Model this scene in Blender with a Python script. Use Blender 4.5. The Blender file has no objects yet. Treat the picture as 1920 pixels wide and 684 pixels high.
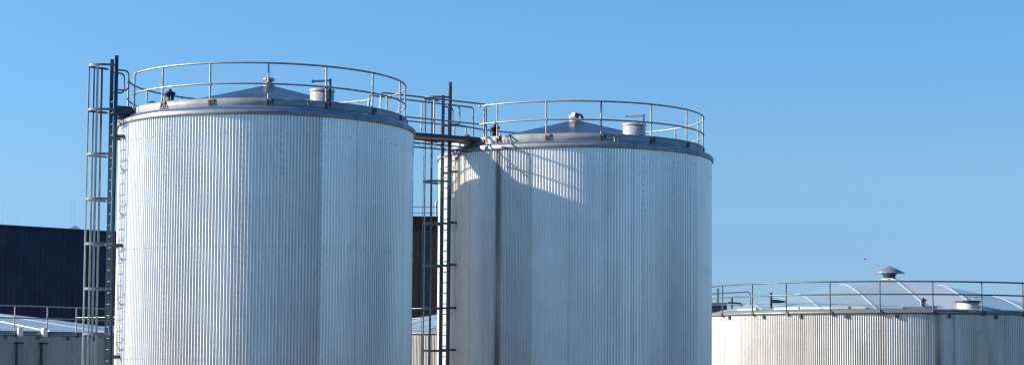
import bpy, math, random
from mathutils import Vector, Matrix
from math import sin, cos, pi, radians, sqrt, atan2, hypot

random.seed(7)
scene = bpy.context.scene
col = scene.collection
H = 4.5            # eye height above the yard: all z values below are relative to the eye, the yard is at -H
G = -H

# ------------------------------------------------------------------ materials
def new_mat(name):
    m = bpy.data.materials.new(name); m.use_nodes = True
    nt = m.node_tree; b = nt.nodes['Principled BSDF']
    return m, nt, b

def N(nt, t, **kw):
    n = nt.nodes.new(t)
    for k, v in kw.items(): setattr(n, k, v)
    return n

def math_n(nt, op, a, b=None, clamp=False):
    n = N(nt, 'ShaderNodeMath', operation=op); n.use_clamp = clamp
    for i, v in enumerate((a, b)):
        if v is None: continue
        if isinstance(v, (int, float)): n.inputs[i].default_value = v
        else: nt.links.new(v, n.inputs[i])
    return n.outputs[0]

def mix_col(nt, fac, a, b, blend='MIX'):
    n = N(nt, 'ShaderNodeMix', data_type='RGBA', blend_type=blend)
    for idx, v in ((0, fac), (6, a), (7, b)):
        if isinstance(v, (int, float)): n.inputs[idx].default_value = v
        elif isinstance(v, tuple): n.inputs[idx].default_value = (*v, 1) if len(v) == 3 else v
        else: nt.links.new(v, n.inputs[idx])
    return n.outputs[2]

def ramp(nt, fac, stops):
    r = N(nt, 'ShaderNodeValToRGB'); e = r.color_ramp.elements
    while len(e) < len(stops): e.new(0.5)
    for i, (p, c) in enumerate(stops):
        e[i].position = p; e[i].color = (*c, 1) if isinstance(c, tuple) else (c, c, c, 1)
    nt.links.new(fac, r.inputs[0]); return r.outputs[0]

def noise(nt, vec, scale, detail=4, rough=.55):
    n = N(nt, 'ShaderNodeTexNoise'); n.inputs['Scale'].default_value = scale
    n.inputs['Detail'].default_value = detail; n.inputs['Roughness'].default_value = rough
    if vec is not None: nt.links.new(vec, n.inputs['Vector'])
    return n.outputs['Fac']

def metal(name, base, metallic=.6, rough=.4, var=.12, rust=0.0, rustcol=(.16, .065, .03), scale=3.0):
    m, nt, b = new_mat(name)
    tc = N(nt, 'ShaderNodeTexCoord')
    f = noise(nt, tc.outputs['Object'], scale, 5)
    dark = tuple(c * (1 - var * 2) for c in base); lite = tuple(min(1, c * (1 + var)) for c in base)
    c = ramp(nt, f, [(.3, dark), (.7, lite)])
    met = None
    if rust > 0:
        f2 = noise(nt, tc.outputs['Object'], scale * 1.9, 6, .7)
        mask = ramp(nt, f2, [(max(0, .70 - rust), 0.0), (min(1, .78 - rust), 1.0)])
        c = mix_col(nt, mask, c, rustcol)
        met = math_n(nt, 'MULTIPLY', math_n(nt, 'SUBTRACT', 1.0, mask), metallic)
        nt.links.new(met, b.inputs['Metallic'])
    else:
        b.inputs['Metallic'].default_value = metallic
    nt.links.new(c, b.inputs['Base Color'])
    r = ramp(nt, f, [(.3, min(1, rough + .1)), (.7, rough - .06)])
    nt.links.new(r, b.inputs['Roughness'])
    return m

def cladding(name, R, sheets, off_deg, base, metallic, rough, dirt=(.20, .17, .12), dirt_amt=.25,
             dark_sheets=(), streaks=(), sheet_var=.05, tops=None):
    """profiled sheet metal: one tone per sheet, thin lap joints, rain streaks"""
    m, nt, b = new_mat(name)
    tc = N(nt, 'ShaderNodeTexCoord'); sx = N(nt, 'ShaderNodeSeparateXYZ')
    nt.links.new(tc.outputs['Object'], sx.inputs[0])
    # angle phi, 0 = facing the viewer side (-y), positive to +x
    ny = math_n(nt, 'MULTIPLY', sx.outputs[1], -1.0)
    phi = math_n(nt, 'ARCTAN2', sx.outputs[0], ny)
    deg = math_n(nt, 'MULTIPLY', phi, 180 / pi)
    u = math_n(nt, 'MULTIPLY', math_n(nt, 'SUBTRACT', deg, off_deg), sheets / 360.0)
    idx = math_n(nt, 'FLOOR', u); fr = math_n(nt, 'FRACT', u)
    wn = N(nt, 'ShaderNodeTexWhiteNoise', noise_dimensions='1D')
    nt.links.new(math_n(nt, 'ADD', idx, 31.7), wn.inputs['W'])
    tone = math_n(nt, 'ADD', math_n(nt, 'MULTIPLY', wn.outputs['Value'], sheet_var * 2), 1 - sheet_var)
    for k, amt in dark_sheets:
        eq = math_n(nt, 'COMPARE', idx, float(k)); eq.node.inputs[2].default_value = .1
        gr = math_n(nt, 'ADD', math_n(nt, 'MULTIPLY', fr, .62 * amt), .38 * amt)   # tone deepens towards the lap
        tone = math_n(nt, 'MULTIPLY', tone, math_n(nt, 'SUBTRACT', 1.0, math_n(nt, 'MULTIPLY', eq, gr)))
    # streak coordinates
    cv = N(nt, 'ShaderNodeCombineXYZ')
    nt.links.new(math_n(nt, 'MULTIPLY', phi, R), cv.inputs[0])
    nt.links.new(math_n(nt, 'MULTIPLY', sx.outputs[2], .09), cv.inputs[2])
    st = noise(nt, cv.outputs[0], 3.2, 3, .55)
    st2 = noise(nt, cv.outputs[0], .9, 3, .5)
    blot = noise(nt, tc.outputs['Object'], 1.3, 5, .6)
    d = math_n(nt, 'MULTIPLY', ramp(nt, st, [(.45, 0.0), (.78, 1.0)]), ramp(nt, st2, [(.35, .15), (.65, 1.0)]))
    d = math_n(nt, 'MULTIPLY', d, dirt_amt)
    c = mix_col(nt, ramp(nt, blot, [(.3, 0.0), (.75, 1.0)]), tuple(x * .88 for x in base), base)
    c = mix_col(nt, d, c, dirt)
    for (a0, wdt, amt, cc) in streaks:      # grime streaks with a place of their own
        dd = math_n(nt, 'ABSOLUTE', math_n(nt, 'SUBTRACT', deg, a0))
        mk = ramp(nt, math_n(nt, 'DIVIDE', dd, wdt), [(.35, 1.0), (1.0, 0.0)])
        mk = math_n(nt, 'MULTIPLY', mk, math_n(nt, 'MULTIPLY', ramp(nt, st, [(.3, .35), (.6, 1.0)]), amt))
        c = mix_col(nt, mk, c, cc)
    seam = math_n(nt, 'LESS_THAN', fr, .022)
    tone = math_n(nt, 'MULTIPLY', tone, math_n(nt, 'SUBTRACT', 1.0, math_n(nt, 'MULTIPLY', seam, .14)))
    tv = N(nt, 'ShaderNodeCombineColor')
    for i in range(3): nt.links.new(tone, tv.inputs[i])
    c = mix_col(nt, 1.0, c, tv.outputs[0], 'MULTIPLY')
    nt.links.new(c, b.inputs['Base Color'])
    b.inputs['Metallic'].default_value = metallic
    rr = math_n(nt, 'ADD', math_n(nt, 'MULTIPLY', wn.outputs['Value'], .06), rough - .03)
    rr = math_n(nt, 'ADD', rr, math_n(nt, 'MULTIPLY', blot, .05))
    nt.links.new(rr, b.inputs['Roughness'])
    return m

# ------------------------------------------------------------------ mesh builder
class MB:
    def __init__(s): s.v = []; s.f = []; s.sm = []
    def add(s, vs, fs, smooth=False):
        o = len(s.v); s.v += [tuple(v) for v in vs]
        s.f += [tuple(i + o for i in f) for f in fs]; s.sm += [smooth] * len(fs)
        return s
    def box(s, c, size, rz=0.0, M=None):
        hx, hy, hz = (d / 2 for d in size); vs = []
        for x in (-hx, hx):
            for y in (-hy, hy):
                for z in (-hz, hz):
                    p = Vector((x, y, z))
                    if M is not None: p = M @ p
                    else: p = Vector((x * cos(rz) - y * sin(rz), x * sin(rz) + y * cos(rz), z))
                    vs.append(p + Vector(c))
        return s.add(vs, [(0, 1, 3, 2), (4, 6, 7, 5), (0, 4, 5, 1), (2, 3, 7, 6), (0, 2, 6, 4), (1, 5, 7, 3)])
    def tube(s, pts, r, n=10, closed=False, cap=True):
        P = [Vector(p) for p in pts]; k = len(P); rings = []; up0 = None
        for i in range(k):
            if closed: t = (P[(i + 1) % k] - P[i - 1])
            else: t = P[min(i + 1, k - 1)] - P[max(i - 1, 0)]
            t.normalize()
            if up0 is None: up0 = Vector((0, 0, 1)) if abs(t.z) < .9 else Vector((1, 0, 0))
            a = (up0 - t * up0.dot(t)).normalized(); up0 = a; bb = t.cross(a)
            rr = r[i] if isinstance(r, (list, tuple)) else r
            rings.append([P[i] + (a * cos(2 * pi * j / n) + bb * sin(2 * pi * j / n)) * rr for j in range(n)])
        vs = [p for rg in rings for p in rg]; fs = []
        for i in range(k if closed else k - 1):
            for j in range(n):
                a0 = i * n + j; a1 = i * n + (j + 1) % n; b0 = ((i + 1) % k) * n + j; b1 = ((i + 1) % k) * n + (j + 1) % n
                fs.append((a0, a1, b1, b0))
        s.add(vs, fs, True)
        if cap and not closed:
            s.add(rings[0], [tuple(range(n))[::-1]]); s.add(rings[-1], [tuple(range(n))])
        return s
    def bar(s, a, b, w, t, up=(0, 0, 1)):
        """flat bar a->b, width w along 'up' projected, thickness t"""
        a = Vector(a); b = Vector(b); d = (b - a); L = d.length; d.normalize()
        u = Vector(up); u = (u - d * u.dot(d)).normalized(); n = d.cross(u)
        M = Matrix((d, n, u)).transposed()
        return s.box((a + b) / 2, (L, t, w), M=M)
    def lathe(s, c, prof, n=48, a0=0.0, a1=2 * pi, smooth=True):
        """prof = [(r, z)...] around vertical axis at c=(x,y); phi 0 faces -y"""
        full = abs(a1 - a0 - 2 * pi) < 1e-6; m = n if full else n + 1
        vs = []
        for i in range(m):
            a = a0 + (a1 - a0) * i / n
            for r, z in prof: vs.append((c[0] + r * sin(a), c[1] - r * cos(a), z))
        k = len(prof); fs = []
        for i in range(n):
            i2 = (i + 1) % m
            for j in range(k - 1):
                fs.append((i * k + j, i2 * k + j, i2 * k + j + 1, i * k + j + 1))
        return s.add(vs, fs, smooth)
    def build(s, name, mat, parent=None, root=None, autosmooth=True):
        """parent: the Empty or part; vertices are in world numbers, stored relative to the thing's base"""
        r = root or parent; org = r['_org'] if r is not None and '_org' in r else (0, 0, 0)
        me = bpy.data.meshes.new(name)
        me.from_pydata([(v[0] - org[0], v[1] - org[1], v[2] - org[2]) for v in s.v], [], s.f)
        me.polygons.foreach_set('use_smooth', s.sm)
        me.materials.append(mat); me.update()
        o = bpy.data.objects.new(name, me); col.objects.link(o)
        if parent is not None:
            o.parent = parent; o['_org'] = org
        return o

def thing(name, x, y, z, label, cat, group=None):
    o = bpy.data.objects.new(name, None); col.objects.link(o)
    o.empty_display_size = .3
    o.location = (x, y, z + H); o['_org'] = (x, y, z)
    o['label'] = label; o['category'] = cat
    if group: o['group'] = group
    return o

def tag(o, label, cat, group=None):
    o['label'] = label; o['category'] = cat
    if group: o['group'] = group
    return o

def pol(c, phi_deg, r, z):
    a = radians(phi_deg); return Vector((c[0] + r * sin(a), c[1] - r * cos(a), z))

def arc(c, r, z, d0, d1, step=2.0):
    k = max(2, int(abs(d1 - d0) / step) + 1)
    return [pol(c, d0 + (d1 - d0) * i / (k - 1), r, z) for i in range(k)]

# ------------------------------------------------------------------ palette
M_rail   = metal('weathered_rail_paint', (.37, .41, .43), .35, .45, .12, rust=.07, scale=5)
M_railb  = metal('grey_rail_steel', (.30, .32, .33), .4, .42, .12, rust=.03, scale=4)
M_rail3  = metal('dark_painted_rail', (.13, .155, .18), .3, .42, .12, rust=.02, scale=4)
M_post   = metal('rusty_rail_post', (.34, .36, .37), .35, .5, .18, rust=.12, scale=6)
M_clamp  = metal('rusty_clamp', (.09, .09, .095), .3, .6, .2, rust=.25, scale=12)
M_lad    = metal('blue_grey_ladder_steel', (.13, .18, .22), .45, .42, .10, rust=.02, scale=4)
M_ladd   = metal('dark_ladder_stile', (.055, .10, .15), .3, .42, .12, scale=3)
M_ladd2  = metal('blue_grey_stile', (.11, .17, .23), .35, .42, .10, scale=3)
M_cage   = metal('galvanised_cage', (.15, .21, .26), .35, .45, .12, rust=.02, scale=5)
M_rung   = metal('galvanised_rung', (.42, .45, .46), .5, .4, .08, scale=6)
M_band   = metal('weathered_rim_band', (.31, .355, .37), .0, .42, .16, rust=.03, rustcol=(.16, .11, .08), scale=2.2)
M_should = metal('rim_shoulder_sheet', (.50, .54, .60), .85, .16, .06, rust=.0, rustcol=(.25, .17, .10), scale=2.0)
M_fascia = metal('rim_fascia', (.30, .32, .33), .2, .42, .15, rust=.03, rustcol=(.16, .12, .08), scale=2.5)
M_cone   = metal('cone_roof_steel', (.075, .095, .125), .5, .26, .10, scale=1.2)
M_drum   = metal('brushed_drum_steel', (.62, .62, .60), .45, .24, .05, scale=3)
M_white  = metal('white_enamel', (.60, .60, .56), .05, .35, .05, scale=4)
M_galv   = metal('galvanised_steel', (.38, .40, .41), .6, .36, .1, scale=4)
M_black  = metal('black_valve_iron', (.035, .035, .045), .3, .5, .2, scale=8)
M_darks  = metal('dark_steel', (.06, .075, .10), .4, .45, .15, scale=4)
M_wood   = metal('walkway_deck', (.30, .23, .15), .1, .6, .2, rust=.04, scale=4)
M_dome   = metal('dome_roof_sheet', (.47, .62, .63), .40, .30, .05, scale=.8)
M_dome_sheen  = metal('roof_sheet_painted_sheen', (.62, .72, .72), .30, .34, .04, scale=.8)  # one roof strip: its reflection is put into a paler sheet colour
M_rib    = metal('dome_rib', (.46, .50, .53), .3, .4, .05, scale=2)
M_rim3   = metal('low_tank_rim', (.24, .27, .27), .4, .42, .12, rust=.02, rustcol=(.12, .10, .07), scale=1.5)
M_rivet  = metal('bolt_head', (.20, .22, .24), .4, .5, .1)

# ------------------------------------------------------------------ shared builders
def wall_mesh(c, R, N_, A, z0, z1, seg=8, mid=()):
    b = MB(); n = N_ * seg; zs = [z0, *mid, z1]; vs = []
    for i in range(n):
        a = 2 * pi * i / n; t = i % seg / seg
        s_ = cos(2 * pi * t); s_ = math.copysign(abs(s_) ** .8, s_)
        r = R + A * s_
        for z in zs: vs.append((c[0] + r * sin(a), c[1] - r * cos(a), z))
    k = len(zs); fs = []
    for i in range(n):
        j = (i + 1) % n
        for q in range(k - 1): fs.append((i * k + q, j * k + q, j * k + q + 1, i * k + q + 1))
    return b.add(vs, fs, True)

def bolts(c, R, rows, ring_n, cols, z0, z1, rad=.0095, dz=.17, vis=(-180, 180)):
    b = MB()
    def bolt(phi, z):
        a = radians(phi); n = Vector((sin(a), -cos(a), 0)); t = Vector((cos(a), sin(a), 0)); u = Vector((0, 0, 1))
        p = Vector((c[0], c[1], z)) + n * R
        ring = [p + t * (rad * cos(q * pi / 3)) + u * (rad * sin(q * pi / 3)) for q in range(6)]
        top = [v + n * .007 for v in ring]
        b.add(ring + top, [tuple(range(6, 12))] + [(q, (q + 1) % 6, 6 + (q + 1) % 6, 6 + q) for q in range(6)])
    for z in rows:
        for i in range(ring_n):
            ph = 360 * i / ring_n - 180
            if vis[0] <= ph <= vis[1]: bolt(ph + random.uniform(-.08, .08), z + random.uniform(-.006, .006))
    for ph in cols:
        if not (vis[0] <= ph <= vis[1]): continue
        z = z0
        while z < z1:
            bolt(ph, z + random.uniform(-.008, .008)); z += dz
    return b

def guard_rail(root, c, R, zt, zm, zb, arcs, posts, mat_r, mat_p, r=.023, extra=None, clamps=True):
    """top rail = the part; mid rail and each post are its sub-parts"""
    b = MB()
    for d0, d1 in arcs: b.tube(arc(c, R, zt, d0, d1), r, 10)
    g = b.build('guard_rail', mat_r, root)
    b = MB()
    for d0, d1 in arcs: b.tube(arc(c, R, zm, d0, d1), r * .92, 8)
    b.build('mid_rail', mat_r, g, root)
    for p in posts:
        b = MB(); tl = random.uniform(-.25, .25)
        b.tube([pol(c, p, R, zb), pol(c, p + tl * .4, R, (zb + zt) / 2), pol(c, p + tl * .3, R, zt)], r * .95, 8)
        if clamps:
            a = radians(p)
            b.box(pol(c, p, R + .004, zb + .05), (.055, .03, .10), a)
            b.box(pol(c, p, R, zm), (.06, .055, .055), a)
        b.build('post', mat_p, g, root)
    return g

def hatch(root, c, phi, R, zroof, zlip, rad, mat_body):
    p = pol(c, phi, R, 0)
    b = MB().lathe((p.x, p.y), [(0, zlip - .03), (rad * .93, zlip - .03), (rad * .93, zroof)], 40)
    h = b.build('hatch', mat_body, root)
    b = MB().lathe((p.x, p.y), [(0, zlip + .035), (rad * .7, zlip + .03), (rad * .98, zlip + .012), (rad * 1.0, zlip - .02),
                                (rad * 1.02, zlip - .035), (rad * .935, zlip - .05)], 40)
    b.build('lid', mat_body, h, root)
    # davit: upright on the right near side with an arm over the lid
    q = Vector((p.x + rad * .72, p.y - rad * .82, 0))
    b = MB().bar((q.x, q.y, zroof + .12), (q.x, q.y, zlip + .24), .05, .035, (1, 0, 0))
    b.tube([(q.x, q.y, zlip + .2), (q.x - rad * 1.35, q.y + rad * .45, zlip + .2)], .026, 8)
    b.tube([(q.x - rad * 1.30, q.y + rad * .43, zlip + .2), (q.x - rad * 1.45, q.y + rad * .48, zlip + .2)], .036, 8)
    b.box((q.x - .03, q.y + .05, zroof + .16), (.10, .12, .05))
    b.build('lid_davit', M_darks if abs(c[0] + 6.131) < .1 else M_galv, h, root)

def relief_valve(root, c, phi, R, z0, s=1.0):
    p = pol(c, phi, R, 0); k = (p.x, p.y)
    v = MB().lathe(k, [(.06 * s, z0 - .12), (.06 * s, z0 + .02), (.095 * s, z0 + .02), (.095 * s, z0 + .05), (.075 * s, z0 + .06),
                       (.085 * s, z0 + .19 * s), (.13 * s, z0 + .20 * s), (.13 * s, z0 + .24 * s), (.10 * s, z0 + .26 * s),
                       (.04 * s, z0 + .28 * s), (.035 * s, z0 + .33 * s), (0, z0 + .335 * s)], 20).build('relief_valve', M_black, root)
    for a in (20, 140, 260):
        q = pol(k, a, .112 * s, 0); MB().tube([(q.x, q.y, z0 + .03), (q.x, q.y, z0 + .21 * s)], .009, 6).build('valve_bolt', M_galv, v, root)
    b = MB().tube([(p.x - .12 * s, p.y - .03, z0 + .21 * s), (p.x - .135 * s, p.y - .04, z0 + .0)], .016, 6)
    b.build('valve_rod', M_galv, v, root)

def lugs(root, c, R, z, phis):
    for p in phis:
        for d in (-.75, .75):
            b = MB(); q0 = pol(c, p + d, R - .07, z - .03); q1 = pol(c, p + d, R - .05, z + .14); q2 = pol(c, p + d, R + .02, z + .16); q3 = pol(c, p + d, R + .10, z - .06)
            b.tube([q0, q1, q2, q3], .014, 6)
            b.build('lifting_lug', M_rail, root)

# ------------------------------------------------------------------ the two tall tanks
def tall_tank(idx, c, R, S, z, label, sheets_off, rows, rail_arcs, posts, mat_wall, hat, valve_phi, dome_p, lug_phis):
    root = thing('storage_tank', c[0], c[1], G, label, 'storage tank', 'tall corrugated metal storage tanks')
    A = .014
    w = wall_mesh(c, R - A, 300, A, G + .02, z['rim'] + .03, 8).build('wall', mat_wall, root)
    cols = [sheets_off + 15 * k - (360 if sheets_off + 15 * k > 180 else 0) for k in range(24)]
    bolts(c, R + .001, rows, 100, cols, G + .2, z['rim'] - .1, vis=(-110, 110)).build('bolt_heads', M_rivet, w, root)
    # lap flashing strip beside the ladder
    MB().lathe(c, [(R + .045, z['rim'] - .0), (R + .05, z['rim'] + .012), (R + .05, z['fas'] - .01), (R + .04, z['fas']),
                   (R + .02, z['fas'] + .004)], 180).lathe(c, [(R - .04, z['rim'] + .004), (R + .045, z['rim'])], 180)\
        .build('fascia_ring', M_fascia, root)
    rt = S * 3.45
    MB().lathe(c, [(R + .018, z['fas'] + .002), (R + .012, z['fas'] + .03), (rt + .10, z['toe0'] - .05), (rt + .03, z['toe0'] - .03), (rt - .01, z['toe0'] - .02)], 180)\
        .build('shoulder_flashing', M_should, root)
    # toe band: overlapping plates
    b = MB()
    b.lathe(c, [(rt - .012, z['toe0'] - .03), (rt, z['toe0']), (rt + .004, z['toe1']), (rt - .03, z['toe1'] + .006), (rt - .035, z['toe0'] - .03)], 180)
    b.build('kick_band', M_band, root)
    for p in posts:
        b = MB()
        b.box(pol(c, p + 1.6, rt + .012, (z['toe0'] + z['toe1']) / 2), (.055, .014, z['toe1'] - z['toe0'] - .03), radians(p + 1.6))
        b.box(pol(c, p, rt + .014, z['toe0'] + .03), (.05, .035, .15), radians(p))
        b.build('splice_plate', M_clamp, root)
    # cone roof
    rf = MB().lathe(c, [(rt - .03, z['toe1'] - .10), (.16, z['apex'])], 72).lathe(c, [(.16, z['apex']), (0, z['apex'] + .03)], 24)\
        .build('roof', M_cone, root)
    if idx == 1:
        av = MB().lathe(c, [(.15, z['apex'] - .02), (.15, z['apex'] + .03), (.10, z['apex'] + .04), (.10, z['apex'] + .13), (.15, z['apex'] + .14),
                       (.15, z['apex'] + .19), (.11, z['apex'] + .21), (0, z['apex'] + .215)], 28).build('apex_vent', M_galv, rf, root)
    else:
        av = MB().lathe(c, [(.17, z['apex'] - .02), (.17, z['apex'] + .03), (.07, z['apex'] + .035), (.07, z['apex'] + .08)], 28)
        x, y, za = c[0], c[1], z['apex']
        av.tube([(x - .08, y, za), (x - .09, y - .01, za + .12), (x - .04, y - .06, za + .17), (x + .03, y - .14, za + .15)], [.09, .088, .08, .075], 16)
        av.build('apex_vent', M_white, rf, root)
        b = MB().tube([(x + .06, y, za), (x + .07, y, za + .14), (x + .13, y, za + .20), (x + .19, y, za + .15), (x + .23, y - .02, za + .03)], .035, 10)
        b.tube([(x + .03, y - .13, za + .148), (x + .05, y - .17, za + .143)], .066, 14)
        b.build('bent_pipe', M_darks, rf, root)
    hatch(root, c, *hat, M_drum)
    relief_valve(root, c, *valve_phi)
    dp = pol(c, dome_p[0], dome_p[1], 0)
    pr = [(.175 * cos(radians(a)), dome_p[2] - .175 + .175 * sin(radians(a))) for a in range(90, -1, -15)] + [(.175, dome_p[2] - .45)]
    MB().lathe((dp.x, dp.y), [(max(r_, 0.0001), z_) for r_, z_ in pr], 24).build('dome_vent', M_galv, root)
    lugs(root, c, rt, z['toe0'] - .01, lug_phis)
    guard_rail(root, c, rt - .016, z['rt'], z['rm'], z['toe0'] - .02, rail_arcs, posts, M_rail, M_post)
    return root

C1 = (-6.131, 44.897); R1 = 3.65
C2 = (1.7465, 50.3735); R2 = 3.8212
Z1 = dict(rim=5.575, fas=5.672, toe0=5.83, toe1=5.97, apex=6.76, rt=6.797, rm=6.312)
Z2 = dict(rim=5.485, fas=5.59, toe0=5.715, toe1=5.875, apex=6.66, rt=6.722, rm=6.235)
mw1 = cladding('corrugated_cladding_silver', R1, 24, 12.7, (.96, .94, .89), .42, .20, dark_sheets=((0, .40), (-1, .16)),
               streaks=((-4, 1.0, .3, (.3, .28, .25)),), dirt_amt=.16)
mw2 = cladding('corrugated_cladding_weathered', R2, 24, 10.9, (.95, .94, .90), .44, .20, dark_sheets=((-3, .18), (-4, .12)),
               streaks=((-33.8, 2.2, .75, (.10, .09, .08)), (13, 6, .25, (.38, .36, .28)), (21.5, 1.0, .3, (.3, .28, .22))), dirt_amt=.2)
posts1 = [-61.3 + 23.0 * k for k in range(8)] + [124.4, 137.5, 160, 183, 206, 229, 252, -77.8]
posts2 = [-36.9 + 22.9 * k for k in range(8)] + [146, 169, 192, 216, 239.8, 252, -44.2]
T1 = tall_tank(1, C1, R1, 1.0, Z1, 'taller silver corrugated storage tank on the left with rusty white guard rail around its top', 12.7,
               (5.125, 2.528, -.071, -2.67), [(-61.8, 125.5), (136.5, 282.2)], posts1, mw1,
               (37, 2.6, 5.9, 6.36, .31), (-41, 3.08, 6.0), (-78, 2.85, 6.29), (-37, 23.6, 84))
T2 = tall_tank(2, C2, R2, R2 / R1, Z2, 'silver corrugated storage tank right of the middle, with slanting shadows across its upper wall', 10.9,
               (5.0, 2.375, -.25, -2.87), [(-47.8, 146), (146, 252.5)], posts2, mw2,
               (34, 2.7, 5.85, 6.29, .33), (-43, 3.25, 5.93), (-79, 3.1, 6.2), (-31.5, 15))

# ------------------------------------------------------------------ caged ladders
def caged_ladder(name, c, R, ph_near, ph_far, zn, zf, hoops, straps, brackets, depth, hw, rung_dz, label, handles, plat=None):
    phc = (ph_near + ph_far) / 2; RL = R + .22
    base = pol(c, phc, RL, G)
    root = thing(name, base.x, base.y, G, label, 'ladder', 'caged ladders on the tall tanks')
    n = Vector((sin(radians(phc)), -cos(radians(phc)), 0)); t = Vector((-cos(radians(phc)), -sin(radians(phc)), 0))  # t: towards the far stile
    half = RL * radians(abs(ph_near - ph_far)) / 2
    up = Vector((0, 0, 1))
    P = lambda a, b_, z: Vector((base.x, base.y, z)) + n * a + t * b_
    for sgn, ztop in ((-1, zn), (1, zf)):
        b = MB(); b.bar(P(0, sgn * half, G), P(0, sgn * half, ztop), .085 if c[0] < 0 else .095, .018 if c[0] < 0 else .03, n)
        b.bar(P(.0425 - .007, sgn * (half + .022), G), P(.0425 - .007, sgn * (half + .022), ztop), .014, .022, n)
        b.bar(P(-.0425 + .007, sgn * (half + .022), G), P(-.0425 + .007, sgn * (half + .022), ztop), .014, .022, n)
        b.build('stile', M_ladd if c[0] < 0 else M_ladd2, root)
    z = hoops[0] % rung_dz; z = G + .3; k = 0
    while z < min(zn, zf) - .95:
        MB().tube([P(0, -half, z), P(0, half, z)], .014, 8).build('rung', M_rung, root); z += rung_dz; k += 1
    def hp(th, z): return P(.02 + depth * cos(radians(th)), hw * sin(radians(th)), z)
    for hz in hoops:
        pts = [P(0, -half, hz)] + [hp(a, hz) for a in range(-86, 87, 8)] + [P(0, half, hz)]
        b = MB()
        vs = []; fs = []
        for i, p in enumerate(pts):
            q = pts[min(i + 1, len(pts) - 1)] - pts[max(i - 1, 0)]; nn = q.cross(up).normalized() * .004
            vs += [p - nn - up * .028, p + nn - up * .028, p + nn + up * .028, p - nn + up * .028]
        for i in range(len(pts) - 1):
            for j in range(4):
                fs.append((i * 4 + j, i * 4 + (j + 1) % 4, i * 4 + 4 + (j + 1) % 4, i * 4 + 4 + j))
        b.add(vs, fs); b.build('cage_hoop', M_cage, root)
    for th in straps:
        a = radians(th); wdir = (n * (-depth * sin(a)) + t * (hw * cos(a))).normalized()
        off = wdir.cross(up) * .009
        b = MB().bar(hp(th, hoops[-1] - .05) + off * 0, hp(th, hoops[0] + .03), .054, .008, wdir)
        b.build('cage_strap', M_cage, root)
    for bz in brackets:
        for sgn in (-1, 1):
            MB().bar(P(-.02, sgn * half, bz), P(-.245, sgn * half * 1.05, bz), .08 if c[0] < 0 else .05, .035, up).build('standoff_bracket', M_darks, root)
    if handles:
        z1, z0, ln = handles
        for sgn in (-1, 1):
            s0 = sgn * half
            pts = [P(0, s0, z1)]
            for a in range(90, -1, -18): pts.append(P(-(ln - .10 + .10 * cos(radians(a))), s0, z1 - .10 + .10 * sin(radians(a))))
            for a in range(0, -91, -18): pts.append(P(-(ln - .10 + .10 * cos(radians(a))), s0, z0 + .10 + .10 * sin(radians(a))))
            pts.append(P(0, s0, z0))
            MB().tube(pts, .02, 8).build('grab_handle', M_lad, root)
    if plat:
        z0, z1 = plat
        b = MB()
        M = Matrix((n, t, up)).transposed()
        b.box(P(-.22, 0, (z0 + z1) / 2 + .02), (.34, half * 2 + .06, z1 - z0 - .05), M=M)
        b.box(P(-.20, 0, z0), (.24, half * 2 - .05, .08), M=M)
        b.build('step_off_plate', M_darks, root)
    return root

LZ = lambda z0, dz, k: [z0 - dz * i for i in range(k)]
caged_ladder('caged_ladder', C1, R1, -62.0, -69.2, 7.21, 7.19, LZ(6.96, 1.073, 9), (-45, -4, 24, 47, 70), (5.26, 2.64, -.02, -2.6), .60, .35, .272,
             'blue grey caged ladder up the left edge of the taller tank', (6.86, 6.38, .30), (5.76, 6.0))
caged_ladder('caged_ladder', C2, R2, -58.4, -64.3, 7.42, 7.11, LZ(6.98, 1.13, 9), (-36, 10, 38), (3.63, 2.50, 1.35, .23, -.9, 5.0), .63, .35, .283,
             'caged ladder beside the walkway in the gap between the two tall tanks', (6.80, 6.28, .30))

# ------------------------------------------------------------------ walkway between the tanks
A0 = Vector((-3.44, 46.55, 0)); A1 = Vector((-.715, 48.05, 0)); B0 = Vector((-3.80, 47.15, 0)); B1 = Vector((-1.075, 48.58, 0))
r = thing('walkway', -2.3, 47.6, G, 'narrow steel footbridge with tubular handrails joining the tops of the two tall tanks', 'walkway')
def zdeck(f): return 5.865 - .01 * f
b = MB()
vs = []
for f, a_, b_ in ((0.05, A0, B0), (1.0, A1, B1)):
    pa = A0.lerp(A1, f); pb = B0.lerp(B1, f); z = zdeck(f)
    d = (pb - pa).normalized() * .05; pa = pa - d; pb = pb + d
    for p in (pa, pb):
        for zz in (z - .035, z + .012): vs.append((p.x, p.y, zz))
b.add(vs, [(0, 2, 6, 4), (1, 5, 7, 3), (0, 4, 5, 1), (2, 3, 7, 6), (0, 1, 3, 2), (4, 6, 7, 5)])
b.build('deck', M_wood, r)
for q0, q1, s in ((A0, A1, -1), (B0, B1, 1)):
    d = (B0 - A0).normalized() * .06 * s
    MB().bar(Vector((*(q0.lerp(q1, .08) + d).xy, 5.845)), Vector((*(q1 + d).xy, 5.835)), .09, .018).build('deck_beam', M_darks, r)
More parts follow.
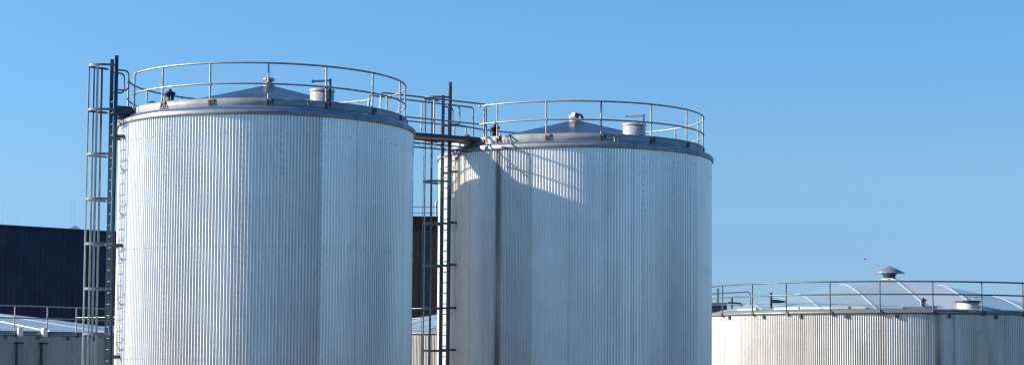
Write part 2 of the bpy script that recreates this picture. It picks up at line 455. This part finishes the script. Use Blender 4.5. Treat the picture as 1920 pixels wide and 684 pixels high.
for (q0, q1, zt0, zt1) in ((A0, A1, 6.87, 6.79), (B0, B1, 6.88, 6.78)):
    d = (q1 - q0).normalized() * .07
    pts = [Vector((*q0.xy, 5.88)), Vector((*q0.xy, zt0 - .07)), Vector((*(q0 + d * .3).xy, zt0 - .02)), Vector((*(q0 + d).xy, zt0)),
           Vector((*(q1 - d).xy, zt1)), Vector((*(q1 - d * .3).xy, zt1 - .02)), Vector((*q1.xy, zt1 - .07)), Vector((*q1.xy, 5.74))]
    h = MB().tube(pts, .022, 10).build('handrail', M_railb, r)
    m = .57
    MB().tube([Vector((*q0.xy, zt0 - m)), Vector((*q1.xy, zt1 - m + .02))], .019, 8).build('mid_rail', M_railb, h, r)
    mm = q0.lerp(q1, .5)
    MB().tube([Vector((*mm.xy, 5.83)), Vector((*mm.xy, (zt0 + zt1) / 2 - .01))], .021, 8).build('post', M_rail, h, r)
b = MB()
for p0, p1 in (((-1.0, 47.85, 5.80), (-1.55, 47.75 + .65, 5.35)), ((-.7, 47.80, 5.78), (-1.15, 48.0, 5.45)), ((-3.1, 47.25, 5.84), (-3.32, 47.1, 5.3))):
    b.bar(p0, p1, .06, .03)
b.build('support_strut', M_darks, r)

r = thing('cable_tray', -2.3, 47.5, G, 'thin lattice cable tray slung just below the steel footbridge', 'cable tray')
k0 = Vector((-3.12, 47.2, 5.69)); k1 = Vector((-1.10, 47.88, 5.60)); dn = Vector((0, 0, -.115))
b = MB().tube([k0, k1], .017, 8).tube([k0 + dn, k1 + dn], .017, 8); b.build('chord', M_ladd, r)
b = MB(); nz = 14
for i in range(nz):
    a_ = k0.lerp(k1, i / nz) + (dn if i % 2 else Vector()); c_ = k0.lerp(k1, (i + 1) / nz) + (Vector() if i % 2 else dn)
    b.tube([a_, c_], .008, 6)
b.build('lattice', M_galv, r)

# ------------------------------------------------------------------ low domed tanks
def dome_profile(Rt, z0, rise):
    return [(Rt, z0), (Rt * .62, z0 + rise * .52), (Rt * .22, z0 + rise * .93), (.0, z0 + rise)]

def strip_roof(root, c, Rt, z0, rise):
    ribs = [-Rt + .02] + [q * 1.72 for q in range(-3, 4)] + [Rt - .02]
    def h(x, y):
        r = sqrt(x * x + y * y); k = .9
        f = (sqrt(Rt * Rt + k * k) - sqrt(r * r + k * k)) / (sqrt(Rt * Rt + k * k) - k)
        return z0 + rise * max(0.0, f)
    n = 28; first = None
    for i in range(len(ribs) - 1):
        a_, b_ = ribs[i], ribs[i + 1]; vs = []
        for j in range(n + 1):
            s_ = -1 + 2 * j / n
            for x in (a_, b_):
                y = s_ * sqrt(max(0, Rt * Rt - x * x)); vs.append((c[0] + x, c[1] + y, h(x, y)))
        m = MB().add(vs, [(2 * j, 2 * j + 1, 2 * j + 3, 2 * j + 2) for j in range(n)], True)
        o = m.build('roof_panel', M_dome_sheen if i == 4 else M_dome, root)
        if i == 4: first = o
        if 0 < i:
            q = []
            for j in range(n + 1):
                s_ = -1 + 2 * j / n; y = s_ * sqrt(max(0, Rt * Rt - a_ * a_)); q.append(Vector((c[0] + a_, c[1] + y, h(a_, y) + .012)))
            m = MB()
            for j in range(n): m.bar(q[j], q[j + 1], .055, .02, (1, 0, 0))
            m.build('roof_rib', M_rib, o, root)
    return first

def low_tank(name, c, R, zrim, zrt, zrm, rise, label, mat, rows, n_corr, facets, rail_arcs, post_list, off, sheets, group, rot=0.0, seg=6, cap=None):
    root = thing(name, c[0], c[1], G, label, 'storage tank', group)
    A = .0115
    w = wall_mesh(c, R - A, n_corr, A, G + .02, zrim + .02, seg).build('wall', mat, root)
    cols = [((off + 360 / sheets * k + 180) % 360) - 180 for k in range(sheets)]
    bolts(c, R + .001, rows, n_corr // 3, cols, G + .3, zrim - .05, rad=.010, vis=(-95, 95)).build('bolt_heads', M_rivet, w, root)
    MB().lathe(c, [(R - .03, zrim), (R + .05, zrim - .005), (R + .055, zrim + .07), (R + .02, zrim + .075), (R + .015, zrim + .12), (R - .25, zrim + .17)], 240)\
        .build('rim_ring', M_rim3, root)
    Rt = R - .22
    if facets == 0:
        rf = strip_roof(root, c, Rt, zrim + .16, rise)
    # faceted dome
    Rt = R - .22; prof = dome_profile(Rt, zrim + .16, rise); b = MB(); vs = []; fs = []
    for i in range(facets):
        for rr, zz in prof[:-1]:
            a = 2 * pi * (i + rot) / facets; vs.append((c[0] + rr * sin(a), c[1] - rr * cos(a), zz))
    vs.append((c[0], c[1], prof[-1][1])); k = len(prof) - 1; top = len(vs) - 1  # apex
    for i in range(facets):
        j = (i + 1) % facets
        for q in range(k - 1): fs.append((i * k + q, j * k + q, j * k + q + 1, i * k + q + 1))
        fs.append((i * k + k - 1, j * k + k - 1, top))
    if facets: rf = b.add(vs, fs).build('dome_roof', M_dome, root)
    for i in range(facets):
        a = 2 * pi * (i + rot) / facets; b = MB()
        for q in range(k):
            p0 = prof[q]; p1 = prof[q + 1]
            e0 = Vector((c[0] + p0[0] * sin(a), c[1] - p0[0] * cos(a), p0[1] + .012)); e1 = Vector((c[0] + p1[0] * sin(a), c[1] - p1[0] * cos(a), p1[1] + .012))
            b.bar(e0, e1, .06, .02, (cos(a), sin(a), 0))
        b.build('roof_rib', M_rib, rf, root)
    guard_rail(root, c, R + .02, zrt, zrm, zrim + .04, rail_arcs, post_list, M_rail3 if facets == 0 else M_railb, M_rail3 if facets == 0 else M_railb, r=.026, clamps=False)
    for p in post_list:
        MB().box(pol(c, p + .4, R + .05, zrim + .02), (.10, .06, .12), radians(p)).build('rail_clamp', M_darks, root)
        MB().box(pol(c, p + 4.6, R + .03, zrim - .08), (.09, .05, .12), radians(p)).build('rim_bracket', M_darks, root)
    return root, rf

C3 = (13.85, 66.1); R3 = 6.70
POSTS3 = [-71.5, -55.5, -42.5, -28.6, -14.5, 0.2, 14.5, 28.5, 42.5, 56.5, 70.5]
mw3 = cladding('low_tank_cladding', R3, 44, 3.0, (.72, .70, .65), .55, .27, dark_sheets=(), dirt=(.22, .19, .12), dirt_amt=.45,
               streaks=((1.6, 1.5, .7, (.09, .08, .04)), (6.2, .8, .6, (.12, .10, .05)), (-1.0, .9, .5, (.16, .12, .12)), (14, 6, .35, (.22, .22, .12)), (-14, 1.5, .2, (.35, .26, .2))))
T3, rf3 = low_tank('storage_tank', C3, R3, 1.57, 2.636, 2.21, 1.30,
                   'wide low tank at the right with a pale ribbed roof and a cone capped vent', mw3, (1.0, -1.2, -3.2), 549, 0,
                   [(-88, 75)], POSTS3, 3.0, 44, 'low domed tanks', rot=.32)
za = 2.98
cc = C3
v = MB().lathe(cc, [(.30, za - .06), (.30, za + .02), (.26, za + .03), (.24, za + .05)], 32).build('vent_collar', M_white, rf3, T3)
MB().lathe(cc, [(.22, za + .03), (.22, za + .16), (.30, za + .24), (.30, za + .25)], 32).build('vent_neck', M_darks, rf3, T3)
MB().lathe(cc, [(.001, za + .52), (.28, za + .39), (.56, za + .25), (.56, za + .235), (.20, za + .25)], 40).build('vent_cone', M_galv, rf3, T3)
relief_valve(T3, C3, -1.2, 6.0, 1.86, .8)
p = pol(C3, 13.5, 6.0, 0); k = (p.x, p.y)
h = MB().lathe(k, [(.36, 1.74), (.36, 1.98), (.0, 2.0)], 36).build('hatch', M_white, T3)
MB().lathe(k, [(.30, 1.97), (.43, 1.99), (.43, 2.03), (0, 2.06)], 36).build('lid', M_darks, h, T3)
b = MB()
for dx in (-.24, .12):
    b.tube([(p.x + dx, p.y - .2, 2.03), (p.x + dx, p.y - .2, 2.16), (p.x + dx + .16, p.y - .2, 2.16), (p.x + dx + .16, p.y - .2, 2.03)], .014, 6)
b.build('lid_handle', M_galv, h, T3)
# short horizontal outlet pipe on an upright at the left of the dome
p = pol(C3, -53, 6.1, 0)
b = MB().tube([(p.x, p.y, 1.72), (p.x, p.y, 2.35)], .045, 10).tube([(p.x, p.y, 2.05), (p.x + .25, p.y, 2.04), (p.x + .55, p.y, 2.03)], [.06, .06, .02], 10)
b.build('outlet_pipe', M_darks, T3)
# low flashing plates along the roof edge
for ph in (-62, -44, -34, -24, -3): MB().box(pol(C3, ph, R3 - .35, 1.77), (1.15, .08, .09), radians(ph)).build('edge_flashing', M_rib, T3)

mw4 = cladding('left_low_tank_cladding', 12.0, 78, 1.0, (.20, .27, .33), .45, .34, dirt=(.20, .18, .16), dirt_amt=.4,
               streaks=((50, 1.5, .4, (.2, .2, .2)),))
C4 = (-25.9, 72.0)
T4, rf4 = low_tank('storage_tank', C4, 12.0, .70, 1.735, 1.31, 1.15,
                   'low grey tank at the left edge with pale dome, below the navy shed', mw4, (.09, -2.0), 984, 24,
                   [(-80, 150)], [-20, -12, -4, 4.5, 13, 20.5, 26.5, 32.5, 38.5, 44.6, 50.9, 57.2, 66, 80, 95, 110, 125, 140], 1.0, 78, 'low domed tanks', rot=.5, seg=6)
for dphi in (45.3, 50.0):
    b = MB(); a = radians(dphi)
    b.box(pol(C4, dphi, 12.12, (G + .40) / 2), (.17, .16, .40 - G), a)
    d = b.build('cable_duct', M_lad, T4)
    b = MB().box(pol(C4, dphi, 12.13, .43), (.26, .2, .07), a); b.build('duct_clamp', M_black, d, T4)
    b = MB(); q = pol(C4, dphi, 12.05, 0)
    t = Vector((cos(a), sin(a), 0)); n = Vector((sin(a), -cos(a), 0)); vs = []; fs = []
    outl = [(-.09, .66), (.09, .66), (.09, .92)] + [(.09 * cos(radians(z_)), .92 + .07 * sin(radians(z_))) for z_ in (30, 60, 90, 120, 150)] + [(-.09, .92)]
    for dd in (.0, .16):
        for x_, z_ in outl: vs.append(q + t * x_ + n * dd + Vector((0, 0, z_)))
    L = len(outl); fs = [tuple(range(L))[::-1], tuple(range(L, 2 * L))] + [(i, (i + 1) % L, L + (i + 1) % L, L + i) for i in range(L)]
    b.add(vs, fs); b.build('duct_hood', M_white, d, T4)

mw5 = cladding('far_low_tank_cladding', 7.7, 50, 5.0, (.52, .50, .44), .4, .42, dirt=(.3, .2, .12), dirt_amt=.4,
               streaks=((-26.3, .5, .6, (.4, .22, .12)),))
C5 = (0.0, 85.0)
T5, rf5 = low_tank('storage_tank', C5, 7.7, 1.04, 2.15, 1.72, 1.25,
                   'cream low tank glimpsed in the gap between the two tall tanks, behind the middle ladder', mw5, (.3,), 630, 20,
                   [(-80, 80)], [-80, -68, -56, -44, -18, -5, 8, 20, 32], 5.0, 50, 'low domed tanks', rot=.4)

# ------------------------------------------------------------------ service platform behind the right hand low tank
r = thing('service_platform', 8.2, 70.6, G, 'small railed steel platform behind the left end of the wide low tank', 'platform')
b = MB().box((8.15, 70.7, 1.80), (2.3, 1.6, .10)); b.build('deck', M_galv, r)
for x in (7.15, 9.15):
    for y in (70.0, 71.4): MB().box((x, y, (G + 1.75) / 2), (.12, .12, 1.75 - G)).build('leg', M_darks, r)
h = MB().tube([(7.1, 70.0, 2.53), (9.18, 70.0, 2.65), (9.25, 70.0, 2.6), (9.26, 70.0, 1.85)], .026, 8).build('handrail', M_railb, r)
MB().tube([(7.1, 70.0, 2.12), (9.24, 70.0, 2.16)], .022, 8).build('mid_rail', M_rail, h, r)
for x in (8.16, 8.72): MB().tube([(x, 71.4, 1.85), (x, 71.4, 2.5 + (8.72 - x) * .6)], .04, 8).build('post', M_darks, h, r)
r = thing('control_cabinet', 8.0, 70.7, 1.85, 'navy blue equipment cabinet standing on the railed platform behind the wide low tank', 'cabinet')
MB().box((7.98, 70.75, 2.03), (.88, .5, .34)).build('cabinet_body', M_darks, r)
MB().box((7.98, 70.75, 2.23), (.94, .56, .035)).build('cabinet_lid', M_rail, r)
r = thing('elbow_pipe', 8.8, 70.3, 1.85, 'bent dark pipe beside the navy cabinet behind the wide low tank', 'pipe')
MB().tube([(8.44, 70.4, 2.24), (8.92, 70.4, 2.22), (8.97, 70.4, 2.17), (8.97, 70.4, 1.85)], .032, 8).build('pipe', M_darks, r)

# ------------------------------------------------------------------ buildings
def ribbed_wall(b, p0, p1, z0, z1, pitch=.33, depth=.03):
    p0 = Vector((*p0, 0)); p1 = Vector((*p1, 0)); d = p1 - p0; L = d.length; d.normalize(); n = Vector((d.y, -d.x, 0))
    k = int(L / pitch); prof = [(0, 0), (.35, 0), (.45, 1), (.9, 1)]; pts = []
    for i in range(k):
        for t_, o_ in prof: pts.append(p0 + d * ((i + t_) * pitch) + n * (o_ * depth))
    pts.append(p1.copy()); vs = []
    for p in pts: vs += [(p.x, p.y, z0), (p.x, p.y, z1)]
    b.add(vs, [(2 * i, 2 * i + 2, 2 * i + 3, 2 * i + 1) for i in range(len(pts) - 1)])
    return b

m_navy = metal('navy_wall_sheet', (.003, .011, .046), .0, .55, .12, scale=.6)
m_coping = metal('dark_coping', (.01, .015, .03), .0, .6, .05)
m_roofg = metal('grey_roof_felt', (.22, .22, .22), .0, .9, .1, scale=.5)
F0 = Vector((-45.0, 78.5, 0)); F1 = Vector((-16.5, 105.0, 0)); zb = 6.80
back = Vector((-22, 23, 0)); 
r = thing('industrial_building', -30.0, 92.0, G, 'long dark navy ribbed metal shed behind the left hand low tank', 'building')
b = MB(); ribbed_wall(b, F0.xy, F1.xy, G, zb); e0 = F0 + back; e1 = F1 + back
ribbed_wall(b, F1.xy, e1.xy, G, zb); ribbed_wall(b, e1.xy, e0.xy, G, zb); ribbed_wall(b, e0.xy, F0.xy, G, zb)
b.build('wall', m_navy, r)
MB().add([(*F0.xy, zb - .12), (*F1.xy, zb - .12), (*e1.xy, zb - .12), (*e0.xy, zb - .12)], [(0, 1, 2, 3)]).build('roof', m_roofg, r)
b = MB(); d = (F1 - F0).normalized()
for q0, q1 in ((F0, F1), (F1, e1), (e1, e0), (e0, F0)):
    b.bar(Vector((*q0.xy, zb + .02)), Vector((*q1.xy, zb + .02)), .12, .26)
b.build('parapet_coping', m_coping, r)
def along(f, back_, z): 
    p = F0.lerp(F1, f) + back.normalized() * back_; return Vector((p.x, p.y, z))
# roof lights: f chosen as fraction of the facade
for f, s, hgt in ((.745, .26, .13), (.772, .50, .26)):
    p = along(f, 2.0, zb)
    sk = MB().box((p.x, p.y, zb + hgt / 2 - .05), (s * 1.25, s, hgt), 0).build('roof_light', M_rib, r)
    vs = [(p.x - s * .66, p.y - s * .55, zb + hgt - .05), (p.x + s * .66, p.y - s * .55, zb + hgt - .05), (p.x + s * .66, p.y + s * .55, zb + hgt - .05), (p.x - s * .66, p.y + s * .55, zb + hgt - .05), (p.x, p.y, zb + hgt + s * .38)]
    MB().add(vs, [(0, 1, 4), (1, 2, 4), (2, 3, 4), (3, 0, 4), (0, 3, 2, 1)]).build('glazed_cap', M_galv, sk, r)
p = along(.756, 2.2, zb); MB().lathe((p.x, p.y), [(.06, zb - .1), (.06, zb + .16), (.1, zb + .17), (0, zb + .26)], 16).build('roof_cowl', M_white, r)
p = along(.767, 2.2, zb); MB().box((p.x, p.y, zb + .02), (.42, .5, .26)).build('roof_hatch', M_white, r)
for f, hh in ((.639, 1.5), (.661, .75), (.743, 1.6), (.748, 1.6)):
    p = along(f, .5, zb); MB().tube([(p.x, p.y, zb), (p.x, p.y, zb + hh)], .006, 6).build('lightning_rod', M_galv, r)

m_brick, nt, bs = new_mat('dark_brown_brick')
br = N(nt, 'ShaderNodeTexBrick'); br.inputs['Color1'].default_value = (.055, .032, .022, 1); br.inputs['Color2'].default_value = (.035, .022, .017, 1)
br.inputs['Mortar'].default_value = (.07, .06, .05, 1); br.inputs['Scale'].default_value = 2.0
tc = N(nt, 'ShaderNodeTexCoord'); mp = N(nt, 'ShaderNodeMapping'); mp.inputs['Rotation'].default_value = (radians(90), 0, 0)
nt.links.new(tc.outputs['Object'], mp.inputs['Vector']); nt.links.new(mp.outputs[0], br.inputs['Vector']); nt.links.new(br.outputs['Color'], bs.inputs['Base Color'])
bs.inputs['Roughness'].default_value = .85
m_glass = metal('dark_window_glass', (.015, .022, .04), .0, .12, .1)
zb2 = 11.65
r = thing('brick_building', -4.0, 150.0, G, 'dark brown brick building with tall dark windows seen in the gap between the tall tanks', 'building')
# facade is a solid block with a tall recessed window strip in the gap
xs = [-11.5, -7.75, -6.75, 12.0]
b = MB()
b.box(((xs[0] + xs[1]) / 2, 154, (G + zb2) / 2), (xs[1] - xs[0], 8, zb2 - G))
b.box(((xs[2] + xs[3]) / 2, 154, (G + zb2) / 2), (xs[3] - xs[2], 8, zb2 - G))
b.box(((xs[1] + xs[2]) / 2, 154, zb2 - .45), (xs[2] - xs[1], 8, .9))
b.box(((xs[1] + xs[2]) / 2, 156, (G + zb2 - .9) / 2), (xs[2] - xs[1], 3.9, zb2 - .9 - G))
b.build('wall', m_brick, r)
w = MB().box(((xs[1] + xs[2]) / 2, 150.3, (G + zb2 - .9) / 2), (xs[2] - xs[1] - .01, .1, zb2 - .95 - G)).build('window', m_glass, r)
b = MB()
z = G + 1.5
while z < zb2 - 1: b.box(((xs[1] + xs[2]) / 2, 150.2, z), (xs[2] - xs[1] - .02, .08, .08)); z += 1.4
b.build('window_bars', M_darks, w, r)
b = MB().box((.25, 149.98, zb2 + .06), (23.7, .3, .12)); b.build('coping', m_coping, r)
h = MB().tube([(-11.5, 150.4, zb2 + .95), (12, 150.4, zb2 + .95)], .03, 6).build('roof_railing', M_railb, r)
MB().tube([(-11.5, 150.4, zb2 + .45), (12, 150.4, zb2 + .45)], .025, 6).build('mid_rail', M_railb, h, r)
for i in range(12): MB().tube([(-11.5 + 2.0 * i + 1.95 - .01, 150.4, zb2), (-11.5 + 2.0 * i + 1.94, 150.4, zb2 + .95)], .03, 6).build('post', M_railb, h, r)
px_ = -6.38
pts = [(px_, 150.9, zb2)] + [(px_, 150.9, zb2 + 1.25)] + [(px_ + .18 - .18 * cos(radians(a)), 150.9, zb2 + 1.3 + .2 * sin(radians(a))) for a in (20, 50, 80, 110)]
MB().tube(pts, .09, 10).build('flue_pipe', M_galv, r)

# unseen building added behind the viewer, mirrored dark in the cladding for rib contrast
m_added_wall = metal('brown_grey_wall_sheet', (.10, .105, .11), .1, .6, .1, scale=.4)
r = thing('added_warehouse', 22.0, -22.0, G, 'unseen grey ribbed building added behind the viewer as a dark reflection for the cladding', 'building')
P = [(-4, -30), (-4, -22), (50, -22), (50, -30)]; zw = 11.0
b = MB()
for i in range(4): ribbed_wall(b, P[(i + 1) % 4], P[i], G, zw, .4, .06)
b.build('wall', m_added_wall, r)
MB().add([(x_, y_, zw - .1) for x_, y_ in P], [(0, 3, 2, 1)]).build('roof', m_roofg, r)
b = MB()
for i in range(4): b.bar(Vector((*P[i], zw + .03)), Vector((*P[(i + 1) % 4], zw + .03)), .14, .3)
b.build('parapet_coping', m_coping, r)
for x_ in (4, 18, 32):
    d = MB().box((x_, -21.93, G + 2.2), (4.2, .08, 4.4)).build('roller_door', M_galv, r)
for x_ in range(0, 48, 6): MB().box((x_ + 1, -21.9, 5.5), (2.4, .08, 1.3)).build('window', m_glass, r)

# ------------------------------------------------------------------ bird
r = thing('bird', 29.4, 150.0, 8.45, 'tiny dark bird flying high above the wide low tank', 'bird')
b = MB().tube([(29.28, 150, 8.44), (29.34, 150, 8.455), (29.42, 150, 8.46), (29.48, 150, 8.475), (29.52, 150, 8.47)], [.008, .03, .035, .022, .004], 10)
body = b.build('body', M_black, r)
for s in (-1, 1):
    MB().add([(29.36, 150, 8.47), (29.44, 150, 8.47), (29.42, 150 + s * .12, 8.53), (29.38, 150 + s * .24, 8.50), (29.36, 150, 8.46), (29.44, 150, 8.46), (29.42, 150 + s * .12, 8.525), (29.38, 150 + s * .24, 8.495)],
             [(0, 1, 2, 3), (4, 7, 6, 5), (0, 3, 7, 4), (1, 5, 6, 2), (2, 6, 7, 3)]).build('wing', M_black, body, r)

# ------------------------------------------------------------------ ground
m_gr, nt, bs = new_mat('grass_and_gravel')
tc = N(nt, 'ShaderNodeTexCoord'); f = noise(nt, tc.outputs['Object'], .08, 8, .6); f2 = noise(nt, tc.outputs['Object'], 2.5, 6)
c = mix_col(nt, ramp(nt, f, [(.42, 0.0), (.55, 1.0)]), (.06, .085, .03), (.16, .14, .11)); c = mix_col(nt, .4, c, ramp(nt, f2, [(.3, .05), (.7, .2)]), 'MIX')
nt.links.new(c, bs.inputs['Base Color']); bs.inputs['Roughness'].default_value = .95
g = MB().add([(-1500, -1500, G), (1500, -1500, G), (1500, 1500, G), (-1500, 1500, G)], [(0, 1, 2, 3)]).build('ground', m_gr)
g.location.z = H; g['kind'] = 'structure'
m_yd, nt, bs = new_mat('concrete_yard')
tc = N(nt, 'ShaderNodeTexCoord'); f = noise(nt, tc.outputs['Object'], .6, 8, .65)
nt.links.new(ramp(nt, f, [(.3, (.055, .055, .055)), (.7, (.095, .095, .09))]), bs.inputs['Base Color']); bs.inputs['Roughness'].default_value = .9
g = MB().box((0, 70, G + .002), (70, 80, .012)).build('yard_pavement', m_yd); g.location.z = H; g['kind'] = 'structure'

# raise every root object that is not an Empty-based thing is already handled above
for o in bpy.data.objects:
    if '_org' in o: del o['_org']

# ------------------------------------------------------------------ light
EL = math.atan(.4126); AZ = .06
S = Vector((-cos(AZ) * cos(EL), -sin(AZ) * cos(EL), sin(EL)))
sun = bpy.data.lights.new('sun', 'SUN'); sun.energy = 5.0; sun.angle = radians(.53); sun.color = (1.0, .86, .69)
so = bpy.data.objects.new('sun', sun); col.objects.link(so); so.rotation_euler = S.to_track_quat('Z', 'Y').to_euler()
so.location = (-40, 0, 40)
world = bpy.data.worlds.new('World'); scene.world = world; world.use_nodes = True
nt = world.node_tree; bg = nt.nodes['Background']
sky = nt.nodes.new('ShaderNodeTexSky'); sky.sky_type = 'NISHITA'; sky.sun_disc = False
sky.sun_elevation = EL; sky.sun_rotation = atan2(S.x, S.y) % (2 * pi)
sky.altitude = 1500; sky.air_density = 1.0; sky.dust_density = .15; sky.ozone_density = 1.6
tc = nt.nodes.new('ShaderNodeTexCoord'); sx = nt.nodes.new('ShaderNodeSeparateXYZ'); nt.links.new(tc.outputs['Generated'], sx.inputs[0])
# the clear air of the day: deeper blue than the plain sky model, a little brighter towards the sun
el = math_n(nt, 'ARCSINE', sx.outputs[2]); el = math_n(nt, 'DIVIDE', el, radians(40), clamp=True)
tint = ramp(nt, el, [(0.0, (.40, .62, 1.05)), (3.4 / 40, (.50, .71, 1.11)), (5.6 / 40, (.64, .89, 1.12)), (11.2 / 40, (.68, 1.12, 1.41)), (1.0, (.36, .94, 1.5))])
side = math_n(nt, 'SUBTRACT', 1.0, math_n(nt, 'MULTIPLY', sx.outputs[0], .25))
side = math_n(nt, 'MINIMUM', math_n(nt, 'MAXIMUM', side, .75), 1.2)
sc_ = nt.nodes.new('ShaderNodeCombineColor')
for i in range(3): nt.links.new(side, sc_.inputs[i])
cc_ = mix_col(nt, 1.0, sky.outputs[0], tint, 'MULTIPLY'); cc_ = mix_col(nt, 1.0, cc_, sc_.outputs[0], 'MULTIPLY')
nt.links.new(cc_, bg.inputs['Color'])
bg.inputs['Strength'].default_value = .0697

# ------------------------------------------------------------------ camera
cd = bpy.data.cameras.new('camera'); cam = bpy.data.objects.new('camera', cd); col.objects.link(cam)
cd.sensor_width = 36; cd.lens = 3382.5 / 1920 * 36; cd.shift_y = (457.53 - 342) / 1920
cd.clip_start = .5; cd.clip_end = 5000
cam.matrix_world = Matrix.Translation((0, 0, H)) @ Matrix.Rotation(pi / 2 + .0633, 4, 'X') @ Matrix.Rotation(.007, 4, 'Z')
scene.camera = cam
scene.view_settings.view_transform = 'Standard'; scene.view_settings.look = 'None'
scene.view_settings.exposure = 0.9; scene.view_settings.gamma = 1.0
scene.render.filter_size = 1.2
try: scene.cycles.filter_width = 1.2
except Exception: pass
scene.render.resolution_x = 1024; scene.render.resolution_y = 364
